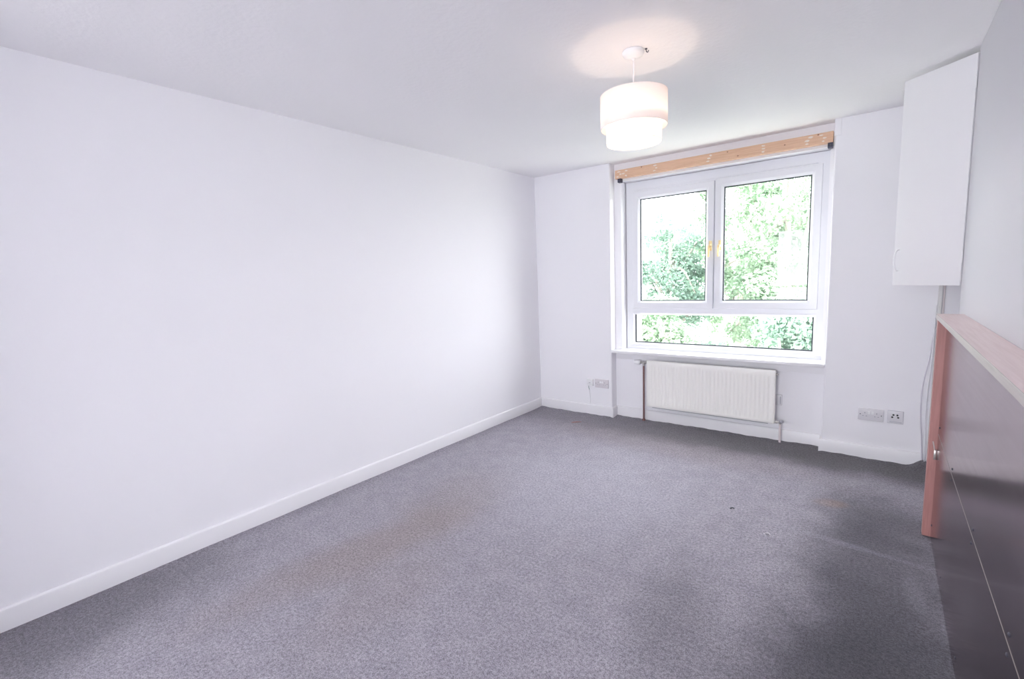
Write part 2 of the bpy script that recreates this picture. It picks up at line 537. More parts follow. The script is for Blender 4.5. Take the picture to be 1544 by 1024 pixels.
# apron board under the sill and a plastered pad at the head of the right pier
bm = bmesh.new(); add_box(bm, XL+0.004, XR-0.004, YR-0.012, YR, 0.583, 0.652, 0.002)
struct(finish('trim_1', bm, MAT['gloss']))
bm = bmesh.new(); add_box(bm, XR-0.004, XR+0.036, -0.006, 0.02, 2.335, HC, 0.002)
struct(finish('trim_2', bm, MAT['wall']))
# board lining the head of the recess opening
bm = bmesh.new(); add_box(bm, OX0-0.035, OX1+0.028, YR-0.008, YR, 2.285, 2.318, 0.002)
struct(finish('trim_3', bm, MAT['gloss']))

# ------------------------------------------------------------------ window
win = struct(empty('window_1', (1.75, 0.22, OZ0)))
YW = 0.20
bm = bmesh.new()
add_ring(bm, OX0+0.008, OX1-0.004, 1.046, 2.281, [(0, YW), (0.076, YW), (0.080, YW+0.004), (0.11, YW+0.012), (0.11, YW+0.07), (0, YW+0.07)])
# transom between opening lights and fixed light, with sloped beads
add_box(bm, OX0+0.055, OX1-0.05, YW+0.001, YW+0.07, 1.040, 1.086, 0.004)
add_box(bm, OX0+0.008, 0.99, YW+0.0004, YW+0.07, 0.672, 1.0463)
add_box(bm, 2.53, OX1-0.004, YW+0.0004, YW+0.07, 0.672, 1.0463)
add_box(bm, 1.728, 1.772, YW+0.012, YW+0.07, 1.08, 2.24, 0.003)
add_ring(bm, 0.975, 2.545, 0.706, 1.052, [(0, YW+0.002), (0.020, YW+0.002), (0.036, YW+0.020), (0.036, YW+0.05), (0, YW+0.05)])
# bottom rail down to the sill
add_box(bm, OX0+0.01, OX1-0.006, YW-0.004, YW+0.06, 0.672, 0.712, 0.004)
o = finish('window_frame', bm, MAT['upvc'], smooth=30); adopt(o, win)

def gasket_pane(x0, x1, z0, z1, yg, parent):
    bm = bmesh.new(); add_box(bm, x0-0.012, x1+0.012, yg, yg+0.006, z0-0.012, z1+0.012)
    p = finish('pane', bm, MAT['glass'], origin=((x0+x1)/2, yg, z0)); adopt(p, parent)
    bm = bmesh.new(); add_ring(bm, x0-0.004, x1+0.004, z0-0.004, z1+0.004, [(0, yg-0.004), (0.010, yg-0.001), (0.010, yg+0.010), (0, yg+0.010)])
    g = finish('gasket', bm, MAT['gasket'], origin=((x0+x1)/2, yg, z0)); adopt(g, parent)

def sash(x0, x1, z0, z1, hx):
    root = empty('sash', ((x0+x1)/2, YW, z0))
    adopt(root, win)
    root_w = Vector(((x0+x1)/2, YW, z0))
    bm = bmesh.new()
    add_ring(bm, x0, x1, z0, z1, [(0, YW-0.006), (0.004, YW-0.014), (0.050, YW-0.014), (0.056, YW-0.010), (0.072, YW+0.008), (0.072, YW+0.05), (0, YW+0.05)])
    f = finish('sash_frame', bm, MAT['upvc'], smooth=30); f.parent = root; f.location = -root_w
    class RW: pass
    gx0, gx1, gz0, gz1 = x0+0.072, x1-0.072, z0+0.072, z1-0.072
    bm = bmesh.new(); add_box(bm, gx0-0.012, gx1+0.012, YW+0.014, YW+0.020, gz0-0.012, gz1+0.012)
    p = finish('pane', bm, MAT['glass']); p.parent = root; p.location = -root_w
    bm = bmesh.new(); add_ring(bm, gx0-0.002, gx1+0.002, gz0-0.002, gz1+0.002, [(0, YW+0.006), (0.009, YW+0.010), (0.009, YW+0.026), (0, YW+0.026)])
    g = finish('gasket', bm, MAT['gasket']); g.parent = root; g.location = -root_w
    # brass cockspur handle: back plate, neck, and lever hanging down
    bm = bmesh.new()
    hz = 1.625; yf = YW-0.014
    add_box(bm, hx-0.013, hx+0.013, yf-0.009, yf, hz-0.035, hz+0.050, 0.003)
    add_lathe(bm, [(0.010, 0), (0.010, 0.012), (0.008, 0.018), (0.008, 0.034), (0.011, 0.038), (0.011, 0.046), (0.006, 0.050)], axis((hx, yf-0.006, hz), (0, -1, 0)), 16)
    add_tube(bm, spline([(hx, yf-0.046, hz+0.008), (hx-0.002, yf-0.050, hz-0.02), (hx-0.003, yf-0.050, hz-0.06), (hx-0.004, yf-0.047, hz-0.088)], 6),
             [0.0105]*6+[0.0095]*6+[0.009]*7, 12)
    h = finish('handle', bm, MAT['brass'], smooth=40); h.parent = root; h.location = -root_w
    h['label'] = 'brass lever handle'
    return root
sash(1.000, 1.749, 1.080, 2.186, 1.722)
sash(1.753, 2.533, 1.080, 2.193, 1.802)
gasket_pane(1.017, 2.507, 0.744, 1.040, YW+0.022, win)

bm = bmesh.new()
poly = [(0.0, 0.0)]
add_box(bm, XL+0.0015, XR-0.0015, -0.008, YW+0.01, 0.652, 0.680, 0.007, 3)
o = finish('window_sill', bm, MAT['gloss'], smooth=40); adopt(o, win)

# tall unseen rear window, added to brighten the room
w2 = struct(empty('added_rear_window', ((DX0+DX1)/2, YN-0.1, DZ0)))
bm = bmesh.new()
add_ring(bm, DX0, DX1, DZ0, DZ1, [(0, YN-0.13), (0.05, YN-0.13), (0.05, YN-0.07), (0, YN-0.07)])
add_box(bm, DX0+0.04, DX1-0.04, YN-0.13, YN-0.07, 0.98, 1.03)
o = finish('window_frame', bm, MAT['upvc']); adopt(o, w2)
for a, b in ((DZ0+0.05, 0.98), (1.03, DZ1-0.05)):
    bm = bmesh.new(); add_box(bm, DX0+0.05, DX1-0.05, YN-0.103, YN-0.097, a, b)
    o = finish('pane', bm, MAT['glass']); adopt(o, w2)

# ------------------------------------------------------------------ curtain batten over the window
bt = tag(empty('wooden_batten', (1.745, YR, 2.306)), 'long bare pine batten fixed across the top of the window', 'batten')
bm = bmesh.new(); add_box(bm, 0.888, 2.598, 0.050, YR, 2.306, 2.384, 0.002)
o = finish('board', bm, MAT['pine']); adopt(o, bt)
def patch(name, cx, cz, rx, rz, mat, y=0.0494, n=9, seed=0):
    r = random.Random(seed); bm = bmesh.new()
    ring = [bm.verts.new((cx+rx*math.cos(2*PI*k/n)*r.uniform(.6, 1.1), y, cz+rz*math.sin(2*PI*k/n)*r.uniform(.6, 1.1))) for k in range(n)]
    ringb = [bm.verts.new((v.co.x, 0.0502, v.co.z)) for v in ring]
    bm.faces.new(ring); bm.faces.new(ringb[::-1])
    for k in range(n):
        bm.faces.new((ring[k], ringb[k], ringb[(k+1) % n], ring[(k+1) % n]))
    o = finish(name, bm, mat); adopt(o, bt)
sd = 0
for cx in (0.925, 0.985, 1.285, 1.735, 2.145, 2.45, 2.53):
    for k in range(3):
        sd += 1; rr = random.Random(sd+50)
        patch('filler_smear', cx+rr.uniform(-.018, .018), 2.345+(k-1)*0.022, rr.uniform(.010, .022), rr.uniform(.005, .009), MAT['filler'], seed=sd)
for cx, cz in ((1.15, 2.375), (1.88, 2.37), (1.96, 2.325), (2.29, 2.345), (2.505, 2.375)):
    sd += 1; patch('knot', cx, cz, 0.007, 0.005, MAT['knot'], seed=sd)

def curtain_bracket(x, label):
    r = tag(empty('curtain_bracket', (x, YR, 2.272)), label, 'bracket', 'dark brackets under the batten ends')
    bm = bmesh.new()
    add_box(bm, x-0.016, x+0.016, 0.048, YR-0.008, 2.270, 2.306, 0.002)
    o = finish('body', bm, MAT['bracket']); adopt(o, r)
    bm = bmesh.new(); add_lathe(bm, [(0.006, 0), (0.006, 0.002), (0.003, 0.004)], axis((x, 0.049, 2.288), (0, -1, 0)), 12)
    o = finish('screw', bm, MAT['screw']); adopt(o, r)
curtain_bracket(0.931, 'small dark bracket under the left end of the pine batten')
curtain_bracket(2.582, 'small dark bracket under the right end of the pine batten')

# ------------------------------------------------------------------ radiator
rad = tag(empty('radiator', (1.75, 0.03, 0.155)), 'cream ribbed panel radiator under the window sill', 'radiator')
RX0, RX1, RZ0, RZ1 = 1.208, 2.289, 0.158, 0.604
YF = 0.0
bm = bmesh.new()
nr = 32
pitch = (RX1-RX0-0.05)/nr
prof_x = [(RX0, 0, 0), (RX0+0.006, 0, 1)]
cols = [(RX0, 0.010, 0), (RX0+0.004, 0.002, 0), (RX0+0.010, 0.0, 0)]
for k in range(nr):
    c = RX0+0.025+pitch*(k+0.5)
    cols += [(c-0.0125, 0, 0), (c-0.0075, 0, 1), (c+0.0075, 0, 1), (c+0.0125, 0, 0)]
cols += [(RX1-0.010, 0.0, 0), (RX1-0.004, 0.002, 0), (RX1, 0.010, 0)]
rows = [(RZ0, 0.010, 0), (RZ0+0.004, 0.002, 0), (RZ0+0.010, 0, 0), (RZ0+0.030, 0, 0), (RZ0+0.044, 0, 1),
        (RZ1-0.060, 0, 1), (RZ1-0.046, 0, 0), (RZ1-0.010, 0, 0), (RZ1-0.004, 0.002, 0), (RZ1, 0.010, 0)]
gv = [[bm.verts.new((x, YF+max(dx, dz)+0.0045*gx*gz, z)) for (z, dz, gz) in rows] for (x, dx, gx) in cols]
for a, b in zip(gv, gv[1:]):
    for j in range(len(rows)-1):
        bm.faces.new((a[j], b[j], b[j+1], a[j+1]))
# returns and back skin
y2 = YF+0.020
back = [bm.verts.new(p) for p in ((RX0, y2, RZ0), (RX1, y2, RZ0), (RX1, y2, RZ1), (RX0, y2, RZ1))]
bm.faces.new(back)
nb = len(cols)-1; nt = len(rows)-1
bm.faces.new([gv[i][0] for i in range(nb+1)]+[back[1], back[0]])
bm.faces.new([gv[i][nt] for i in range(nb, -1, -1)]+[back[3], back[2]])
bm.faces.new([gv[0][j] for j in range(nt, -1, -1)]+[back[0], back[3]])
bm.faces.new([gv[nb][j] for j in range(nt+1)]+[back[2], back[1]])
o = finish('front_panel', bm, MAT['radiator'], smooth=28); adopt(o, rad)
# convector fins behind
bm = bmesh.new()
nf = 60
for k in range(nf):
    x = RX0+0.05+(RX1-RX0-0.1)*k/(nf-1)
    add_box(bm, x-0.0006, x+0.0006, y2-0.001, y2+0.030, RZ0+0.03, RZ1-0.03)
o = finish('convector_fins', bm, MAT['radiator']); o['kind'] = 'stuff'; adopt(o, rad)
bm = bmesh.new(); add_box(bm, RX0+0.02, RX1-0.02, y2+0.029, y2+0.031, RZ0+0.012, RZ1-0.03)
o = finish('back_skin', bm, MAT['grey_plastic']); adopt(o, rad)
for x, nm in ((RX0+0.18, 'bracket'), (RX1-0.18, 'bracket')):
    bm = bmesh.new(); add_box(bm, x-0.018, x+0.018, y2+0.030, YR+0.001, RZ0+0.04, RZ1-0.06, 0.001)
    o = finish(nm, bm, MAT['radiator']); adopt(o, rad)
# small plug screw under the panel and air vent on the top right corner
bm = bmesh.new(); add_lathe(bm, [(0.009, 0), (0.009, 0.010), (0.006, 0.012), (0.006, 0.018)], axis((RX1-0.001, 0.014, RZ1-0.035), (1, 0, 0)), 12)
o = finish('air_vent', bm, MAT['chrome'], smooth=40); adopt(o, rad)
bm = bmesh.new(); add_box(bm, RX0+0.05, RX1-0.05, y2+0.004, y2+0.010, RZ0-0.010, RZ0+0.03)
o = finish('bottom_rail', bm, MAT['grey_plastic']); adopt(o, rad)
# thermostatic valve on the left, top
vz, vy = 0.573, 0.052
tv = empty('thermostatic_valve', (1.16, vy, vz)); adopt(tv, rad); tv_w = Vector((1.16, vy, vz))
def sub(o, parent, pw):
    o.parent = parent; o.location = Vector(o.location)-pw
bm = bmesh.new(); add_lathe(bm, [(0.014, 0), (0.020, 0.004), (0.0215, 0.030), (0.0235, 0.034), (0.0235, 0.060), (0.020, 0.066)], axis((1.066, vy, vz), (1, 0, 0)), 24)
o = finish('cap', bm, MAT['plastic_clear'], smooth=40); sub(o, tv, tv_w)
bm = bmesh.new(); add_lathe(bm, [(0.013, 0), (0.013, 0.012), (0.010, 0.014), (0.010, 0.045), (0.012, 0.047), (0.012, 0.060), (0.008, 0.062), (0.008, 0.075)], axis((1.131, vy, vz), (1, 0, 0)), 20)
add_lathe(bm, [(0.011, 0), (0.011, 0.022), (0.009, 0.024), (0.009, 0.034)], axis((1.163, vy, vz), (0, 0, -1)), 16)
add_tube(bm, [(1.20, vy, vz), (1.213, vy-0.01, vz), (1.215, y2-0.006, vz)], 0.008, 12)
o = finish('valve_body', bm, MAT['chrome'], smooth=40); sub(o, tv, tv_w)
# lockshield valve on the right, bottom
lz, ly = 0.170, 0.040
lv = empty('lockshield_valve', (2.31, ly, lz)); adopt(lv, rad); lv_w = Vector((2.31, ly, lz))
bm = bmesh.new(); add_lathe(bm, [(0.009, 0), (0.009, 0.014), (0.011, 0.015), (0.011, 0.028), (0.008, 0.03), (0.008, 0.048)], axis((2.278, ly-0.012, lz), (1, 0.2, 0)), 16)
add_lathe(bm, [(0.010, 0), (0.010, 0.018), (0.008, 0.020)], axis((2.325, ly, lz+0.004), (0, 0, -1)), 16)
o = finish('valve_body', bm, MAT['chrome'], smooth=40); sub(o, lv, lv_w)
bm = bmesh.new(); add_lathe(bm, [(0.013, 0), (0.014, 0.004), (0.012, 0.020), (0.006, 0.023)], axis((2.325, ly, lz+0.002), (0.6, -0.5, 0.3)), 16)
o = finish('cap', bm, MAT['grey_plastic'], smooth=40); sub(o, lv, lv_w)

# pipes
pp = tag(empty('copper_pipe', (1.163, vy, 0)), 'bare dark copper pipe rising from the carpet to the left radiator valve', 'pipe')
bm = bmesh.new(); add_tube(bm, [(1.163, vy, 0.0), (1.163, vy, vz-0.0345)], 0.0082, 14)
o = finish('tube', bm, MAT['copper'], smooth=50); adopt(o, pp)
bm = bmesh.new(); add_lathe(bm, [(0.016, -0.002), (0.015, 0.012), (0.010, 0.020)], axis((1.163, vy, 0.002), (0, 0, 1)), 14)
o = finish('collar', bm, MAT['copper'], smooth=40); adopt(o, pp)
bm = bmesh.new(); add_tube(bm, [(2.325, ly, -0.002), (2.325, ly, lz-0.014)], 0.0085, 14)
o = finish('white_pipe', bm, MAT['pipe_paint'], smooth=50, origin=(2.325, ly, 0))
tag(o, 'short pinkish white painted pipe below the right radiator valve', 'pipe')

# ------------------------------------------------------------------ electrical plates
def plate_root(name, x0, x1, z0, z1, y, label, cat, mat, depth=0.010, group=None):
    r = tag(empty(name, ((x0+x1)/2, y, z0)), label, cat, group)
    bm = bmesh.new(); add_box(bm, x0, x1, y-depth, y+0.001, z0, z1, 0.0035, 3)
    o = finish('plate', bm, mat, smooth=40); adopt(o, r)
    return r
def add_part(r, name, mat, boxes=(), cyls=(), bev=0.0):
    bm = bmesh.new()
    for b in boxes: add_box(bm, *b, bev)
    for (x, y, z, rad_, d) in cyls: add_lathe(bm, [(rad_, 0), (rad_, d), (rad_*0.7, d+0.0008)], axis((x, y, z), (0, -1, 0)), 14)
    o = finish(name, bm, mat); adopt(o, r)
def double_socket(x0, z0, label, mat, group):
    r = plate_root('double_socket', x0, x0+0.149, z0, z0+0.088, 0.0, label, 'socket', mat, 0.012, group)
    y = -0.012
    for cx in (x0+0.040, x0+0.109):
        add_part(r, 'pin_holes', MAT['grey_plastic'], [(cx-0.003, cx+0.003, y-0.0006, y+0.002, z0+0.051, z0+0.060),
            (cx-0.014, cx-0.006, y-0.0006, y+0.002, z0+0.030, z0+0.035), (cx+0.006, cx+0.014, y-0.0006, y+0.002, z0+0.030, z0+0.035)])
    for cx in (x0+0.064, x0+0.085):
        add_part(r, 'rocker_switch', MAT['plastic_clear'], [(cx-0.007, cx+0.007, y-0.004, y+0.002, z0+0.048, z0+0.068)], bev=0.0015)
    for cx in (x0+0.013, x0+0.136):
        add_part(r, 'screw', MAT['screw'], cyls=[(cx, y+0.0005, z0+0.044, 0.0035, 0.0012)])
double_socket(0.672, 0.289, 'pinkish white double socket on the wall left of the window recess', MAT['plastic_old'], 'double wall sockets')
double_socket(2.833, 0.288, 'white double socket on the wall right of the window recess', MAT['plastic'], 'double wall sockets')

r = plate_root('phone_socket', 0.585, 0.653, 0.300, 0.370, 0.0, 'small white telephone socket left of the pinkish double socket', 'socket', MAT['plastic_clear'], 0.024)
add_part(r, 'jack', MAT['grey_plastic'], [(0.609, 0.629, -0.0246, -0.022, 0.330, 0.336)])
add_part(r, 'cover_seam', MAT['grey_plastic'], [(0.592, 0.646, -0.0244, -0.0235, 0.318, 0.3192)])
bm = bmesh.new()
add_tube(bm, spline([(0.603, -0.008, 0.302), (0.602, -0.012, 0.285), (0.604, -0.007, 0.262), (0.610, -0.004, 0.225), (0.613, -0.003, 0.17), (0.612, -0.0035, 0.100)], 6), 0.0028, 8)
o = finish('phone_cable', bm, [MAT['cable_green']], smooth=60, origin=(0.6, -0.01, 0.1))
tag(o, 'thin cable hanging down the wall from the telephone socket', 'cable')
# lower run of the same cable is painted over: split colour by material index
o.data.materials.append(MAT['cable_white'])
for pl in o.data.polygons:
    if pl.center.z < 0.155: pl.material_index = 1

r = plate_root('aerial_socket', 3.005, 3.091, 0.289, 0.377, 0.0, 'grey edged square aerial plate with four dark holes', 'socket', MAT['plastic'], 0.011)
add_part(r, 'back_box', MAT['grey_plastic'], [(3.0035, 3.0925, -0.004, 0.001, 0.287, 0.379)], bev=0.001)
for hx_, hz_ in ((3.036, 0.350), (3.058, 0.350), (3.030, 0.333), (3.063, 0.333)):
    add_part(r, 'hole', MAT['dark'], cyls=[(hx_, -0.0105, hz_, 0.0062, 0.0012)])
add_part(r, 'lower_rim', MAT['grey_plastic'], [(3.015, 3.085, -0.0118, -0.010, 0.297, 0.3005)])
r = plate_root('fused_spur', 2.245, 2.327, 0.300, 0.386, YR, 'white spur plate half hidden behind the right end of the radiator', 'spur', MAT['plastic'], 0.02)
add_part(r, 'side_slot', MAT['grey_plastic'], [(2.312, 2.318, YR-0.0206, YR-0.018, 0.312, 0.374)])

# ------------------------------------------------------------------ alcove trunking and loose cables
tk = tag(empty('cable_trunking', (3.236, 0.0, 0.05)), 'slim cream trunking run up the wall in the corner behind the timber post', 'trunking')
bm = bmesh.new(); add_box(bm, 3.226, 3.246, -0.014, 0.001, 0.03, HC, 0.003)
o = finish('casing', bm, MAT['trunk']); adopt(o, tk)
bm = bmesh.new(); add_tube(bm, [(3.256, -0.006, 0.02), (3.256, -0.006, HC-0.001)], 0.005, 8)
o = finish('conduit', bm, MAT['pipe_paint'], smooth=50); adopt(o, tk)
bm = bmesh.new()
add_tube(bm, spline([(3.224, -0.012, 1.02), (3.216, -0.014, 0.90), (3.204, -0.017, 0.76), (3.186, -0.02, 0.63), (3.178, -0.022, 0.52), (3.180, -0.022, 0.38), (3.191, -0.022, 0.24), (3.199, -0.024, 0.12), (3.203, -0.026, 0.055)], 8), 0.0038, 8)
o = finish('loose_cable', bm, MAT['cable_grey'], smooth=60, origin=(3.2, -0.02, 0.05)); tag(o, 'lilac grey cable bowing out furthest left beside the corner trunking', 'cable')
bm = bmesh.new()
add_tube(bm, spline([(3.222, -0.016, 1.13), (3.2195, -0.02, 1.0), (3.218, -0.022, 0.85), (3.214, -0.024, 0.68), (3.208, -0.026, 0.52), (3.208, -0.026, 0.36), (3.214, -0.028, 0.2), (3.217, -0.03, 0.045)], 8), 0.0038, 8)
o = finish('loose_cable', bm, MAT['cable_white'], smooth=60, origin=(3.21, -0.02, 0.05)); tag(o, 'white cable hanging between the grey cable and the corner trunking', 'cable')

# ------------------------------------------------------------------ wall cupboard in the alcove
CZ0, CZ1 = 1.290, 2.427
cb = tag(empty('wall_cupboard', (3.42, -0.43, CZ0)), 'tall white wall cupboard high in the right alcove, its door ajar', 'cupboard')
bm = bmesh.new()
t = 0.016
add_box(bm, 3.262, 3.745, YB+0.002, YB+0.002+t, CZ0, CZ1)
add_box(bm, 3.262, 3.745, -0.004-t, -0.004, CZ0, CZ1)
add_box(bm, 3.262, 3.745, YB+t, -0.004-t, CZ0, CZ0+t)
add_box(bm, 3.262, 3.745, YB+t, -0.004-t, CZ1-t, CZ1)
add_box(bm, 3.735, 3.748, YB+t, -0.004-t, CZ0+t, CZ1-t)
add_box(bm, 3.275, 3.735, YB+t, -0.004-t, 1.84, 1.856)
add_box(bm, 3.262, 3.28, -0.505, -0.489, CZ0+t, CZ1-t)
o = finish('carcass', bm, MAT['cupboard']); adopt(o, cb)
HINGE = Vector((3.2505, -0.846, CZ0)); FREE = Vector((2.979, -0.612, CZ0))
dd = (FREE-HINGE); DW = dd.length; ang = math.atan2(dd.y, dd.x)
door = empty('door', HINGE); door.rotation_euler = (0, 0, ang); adopt(door, cb); 
bm = bmesh.new(); add_box(bm, 0.0, DW, -0.009, 0.009, 0.0, CZ1-CZ0, 0.0025)
o = finish('door_panel', bm, MAT['cupboard'], smooth=40); o.parent = door
# outside face is local +y or -y depending on side facing the room
side = 1 if (Matrix.Rotation(ang, 3, 'Z') @ Vector((0, 1, 0))).y < 0 else -1
bm = bmesh.new()
hx_ = DW-0.028
add_tube(bm, spline([(hx_, side*0.008, 0.085), (hx_, side*0.024, 0.090), (hx_+0.002, side*0.034, 0.115), (hx_+0.003, side*0.036, 0.145), (hx_+0.002, side*0.034, 0.175), (hx_, side*0.024, 0.200), (hx_, side*0.008, 0.205)], 6), 0.0045, 10)
o = finish('handle', bm, MAT['plastic_clear'], smooth=50); o.parent = door; o['label'] = 'small white bow handle'
for hz_ in (0.12, 0.97):
    bm = bmesh.new(); add_lathe(bm, [(0.0035, 0), (0.0035, 0.06)], Matrix.Translation((0.0, side*0.008, hz_)), 10)
    o = finish('hinge', bm, MAT['cupboard'], smooth=50); o.parent = door
bm = bmesh.new(); add_box(bm, 3.246, 3.262, -0.497, -0.006, CZ0, CZ1, 0.002)
o = finish('closed_door', bm, MAT['cupboard']); adopt(o, cb)

# ------------------------------------------------------------------ boxed-in fireplace: post, shelf, metal sheets
fp = tag(empty('fireplace_screen', (3.2, -2.2, 0)), 'fireplace boxed in with metal sheets, pink timber post and pale shelf', 'fireplace')
YE = -4.05
PX = 3.186
bm = bmesh.new(); add_box(bm, 3.147, XB, YE, -1.062, 1.136, 1.160, 0.002)
for f in bm.faces:
    if f.normal.z < 0.5 and abs(f.calc_center_median().x-3.147) < 0.004: f.material_index = 1
o = finish('shelf_board', bm, [MAT['shelf'], MAT['shelf_edge']]); adopt(o, fp)
bm = bmesh.new(); add_box(bm, 3.152, XB-0.002, -1.110, -1.066, 0.003, 1.136, 0.002)
o = finish('post', bm, MAT['post']); adopt(o, fp)
o['label'] = 'upright pinkish timber post'
bm = bmesh.new(); add_box(bm, PX+0.002, XB-0.002, YE, YE+0.044, 0.003, 1.136, 0.002)
o = finish('post', bm, MAT['post']); adopt(o, fp)
for z in (0.02, 0.54, 1.09):
    bm = bmesh.new(); add_box(bm, PX+0.002, XB-0.002, YE+0.045, -1.111, z, z+0.040)
    o = finish('batten', bm, MAT['post']); adopt(o, fp)
up = empty('upper_sheet', (PX, -2.5, 0.556)); adopt(up, fp); upw = Vector((PX, -2.5, 0.556))
lo = empty('lower_sheet', (PX, -2.5, 0.0)); adopt(lo, fp); low = Vector((PX, -2.5, 0.0))
bm = bmesh.new(); add_box(bm, PX, PX+0.0018, YE, -1.111, 0.557, 1.136)
o = finish('sheet', bm, MAT['sheet']); sub(o, up, upw)
bm = bmesh.new(); add_box(bm, PX-0.0004, PX+0.0018, YE, -1.111, 0.002, 0.5545)
o = finish('sheet', bm, MAT['sheet']); sub(o, lo, low)
bm = bmesh.new(); add_box(bm, PX-0.0009, PX+0.001, YE, -1.111, 0.5546, 0.5556)
o = finish('cut_edge', bm, MAT['sheet_edge']); sub(o, lo, low)
def screw(y, z, parent, pw):
    bm = bmesh.new(); add_lathe(bm, [(0.0055, 0), (0.0050, 0.0018), (0.0025, 0.003)], axis((PX+0.0002, y, z), (-1, 0, 0)), 12)
    o = finish('screw', bm, MAT['screw'], smooth=50); sub(o, parent, pw)
for y in (-1.70, -2.26, -2.80, -3.36): screw(y, 0.580, up, upw)
for y in (-1.18, -1.9, -2.6, -3.3): screw(y, 1.10, up, upw)
screw(-1.155, 0.60, up, upw)
for y in (-1.69, -2.25, -2.80, -3.36): screw(y, 0.530, lo, low)
for y in (-1.61, -2.15, -2.7, -3.3): screw(y, 0.055, lo, low)
screw(-1.13, 0.075, lo, low)
# small metal hook and eye on the post
bm = bmesh.new()
add_box(bm, 3.174, 3.184, -1.1125, -1.110, 0.42, 0.470, 0.0008)
add_tube(bm, spline([(3.168, -1.113, 0.515), (3.172, -1.118, 0.495), (3.176, -1.122, 0.475), (3.184, -1.120, 0.472)], 5), 0.0025, 8)
o = finish('hook', bm, MAT['chrome'], smooth=40); adopt(o, fp); o['label'] = 'small bright metal hook'

# ------------------------------------------------------------------ pendant lamp
LX, LY = 1.952, -1.984
lamp = tag(empty('pendant_lamp', (LX, LY, HC)), 'lit white two-tier drum shade pendant hanging from the ceiling', 'lamp')
bm = bmesh.new(); add_lathe(bm, [(0.046, 0), (0.050, 0.004), (0.050, 0.012), (0.044, 0.022), (0.026, 0.029), (0.010, 0.034), (0.007, 0.042), (0.004, 0.044)], axis((LX, LY, HC+0.001), (0, 0, -1)), 40)
o = finish('ceiling_rose', bm, MAT['plastic_clear'], smooth=50); adopt(o, lamp)
bm = bmesh.new(); add_tube(bm, [(LX, LY, HC-0.04), (LX, LY, 2.24)], 0.0035, 10)
o = finish('cord', bm, MAT['cable_white'], smooth=50); adopt(o, lamp)
bm = bmesh.new(); add_lathe(bm, [(0.008, 0), (0.015, 0.006), (0.016, 0.03), (0.019, 0.032), (0.019, 0.05), (0.015, 0.052)], axis((LX, LY, 2.245), (0, 0, -1)), 20)
o = finish('lamp_holder', bm, MAT['plastic_clear'], smooth=40); adopt(o, lamp)
def drum(name, r, z0, z1):
    bm = bmesh.new(); n = 64
    add_lathe(bm, [(r, z0), (r, z1), (r-0.0015, z1), (r-0.0015, z0), (r, z0)], Matrix.Translation((LX, LY, 0)), n, 0, False, False)
    bmesh.ops.remove_doubles(bm, verts=bm.verts, dist=1e-5)
    o = finish(name, bm, MAT['shade'], smooth=40); adopt(o, lamp)
    # wire hoops at both rims
    bm = bmesh.new()
    for z in (z0, z1):
        add_tube(bm, [(LX+(r-0.001)*math.cos(2*PI*k/48), LY+(r-0.001)*math.sin(2*PI*k/48), z) for k in range(49)], 0.0016, 6)
    h = finish('hoop', bm, MAT['shade_ring'], smooth=60); h.parent = o; h.location = (0, 0, 0)
drum('upper_shade', 0.155, 2.108, 2.256)
drum('lower_shade', 0.128, 2.038, 2.128)
for a in (0, 2*PI/3, 4*PI/3):
    bm = bmesh.new()
    add_tube(bm, [(LX+0.016*math.cos(a), LY+0.016*math.sin(a), 2.225), (LX+0.154*math.cos(a), LY+0.154*math.sin(a), 2.254)], 0.0015, 6)
    o = finish('carrier_arm', bm, MAT['shade_ring'], smooth=60); adopt(o, lamp)
    bm = bmesh.new()
    add_tube(bm, [(LX+0.127*math.cos(a), LY+0.127*math.sin(a), 2.126), (LX+0.154*math.cos(a), LY+0.154*math.sin(a), 2.126)], 0.0015, 6)
    o = finish('spacer', bm, MAT['shade_ring'], smooth=60); adopt(o, lamp)
BZ = 2.110
bm = bmesh.new(); add_lathe(bm, [(0.013, 0.055), (0.014, 0.045), (0.022, 0.028), (0.029, 0.008), (0.030, -0.006), (0.026, -0.02), (0.015, -0.030), (0.003, -0.033)], Matrix.Translation((LX, LY, BZ)), 24)
o = finish('bulb', bm, MAT['bulb'], smooth=60); adopt(o, lamp)
pl = bpy.data.lights.new('bulb_light', 'POINT')
pl.energy = BULB_WATTS; pl.color = (1.0, 0.76, 0.54); pl.shadow_soft_size = 0.03
po = bpy.data.objects.new('bulb_light', pl); COL.objects.link(po); po.location = (LX, LY, BZ-0.045)

# hook in the ceiling next to the rose
bm = bmesh.new()
add_lathe(bm, [(0.006, 0), (0.006, 0.003), (0.003, 0.005)], axis((2.007, -1.967, HC+0.0005), (0, 0, -1)), 10)
add_tube(bm, spline([(2.007, -1.967, HC-0.003), (2.008, -1.967, HC-0.012), (2.014, -1.965, HC-0.017), (2.018, -1.964, HC-0.010)], 4), 0.002, 8)
o = finish('ceiling_hook', bm, MAT['screw'], smooth=50, origin=(2.007, -1.967, HC)); tag(o, 'tiny dark hook in the ceiling beside the lamp rose', 'hook')

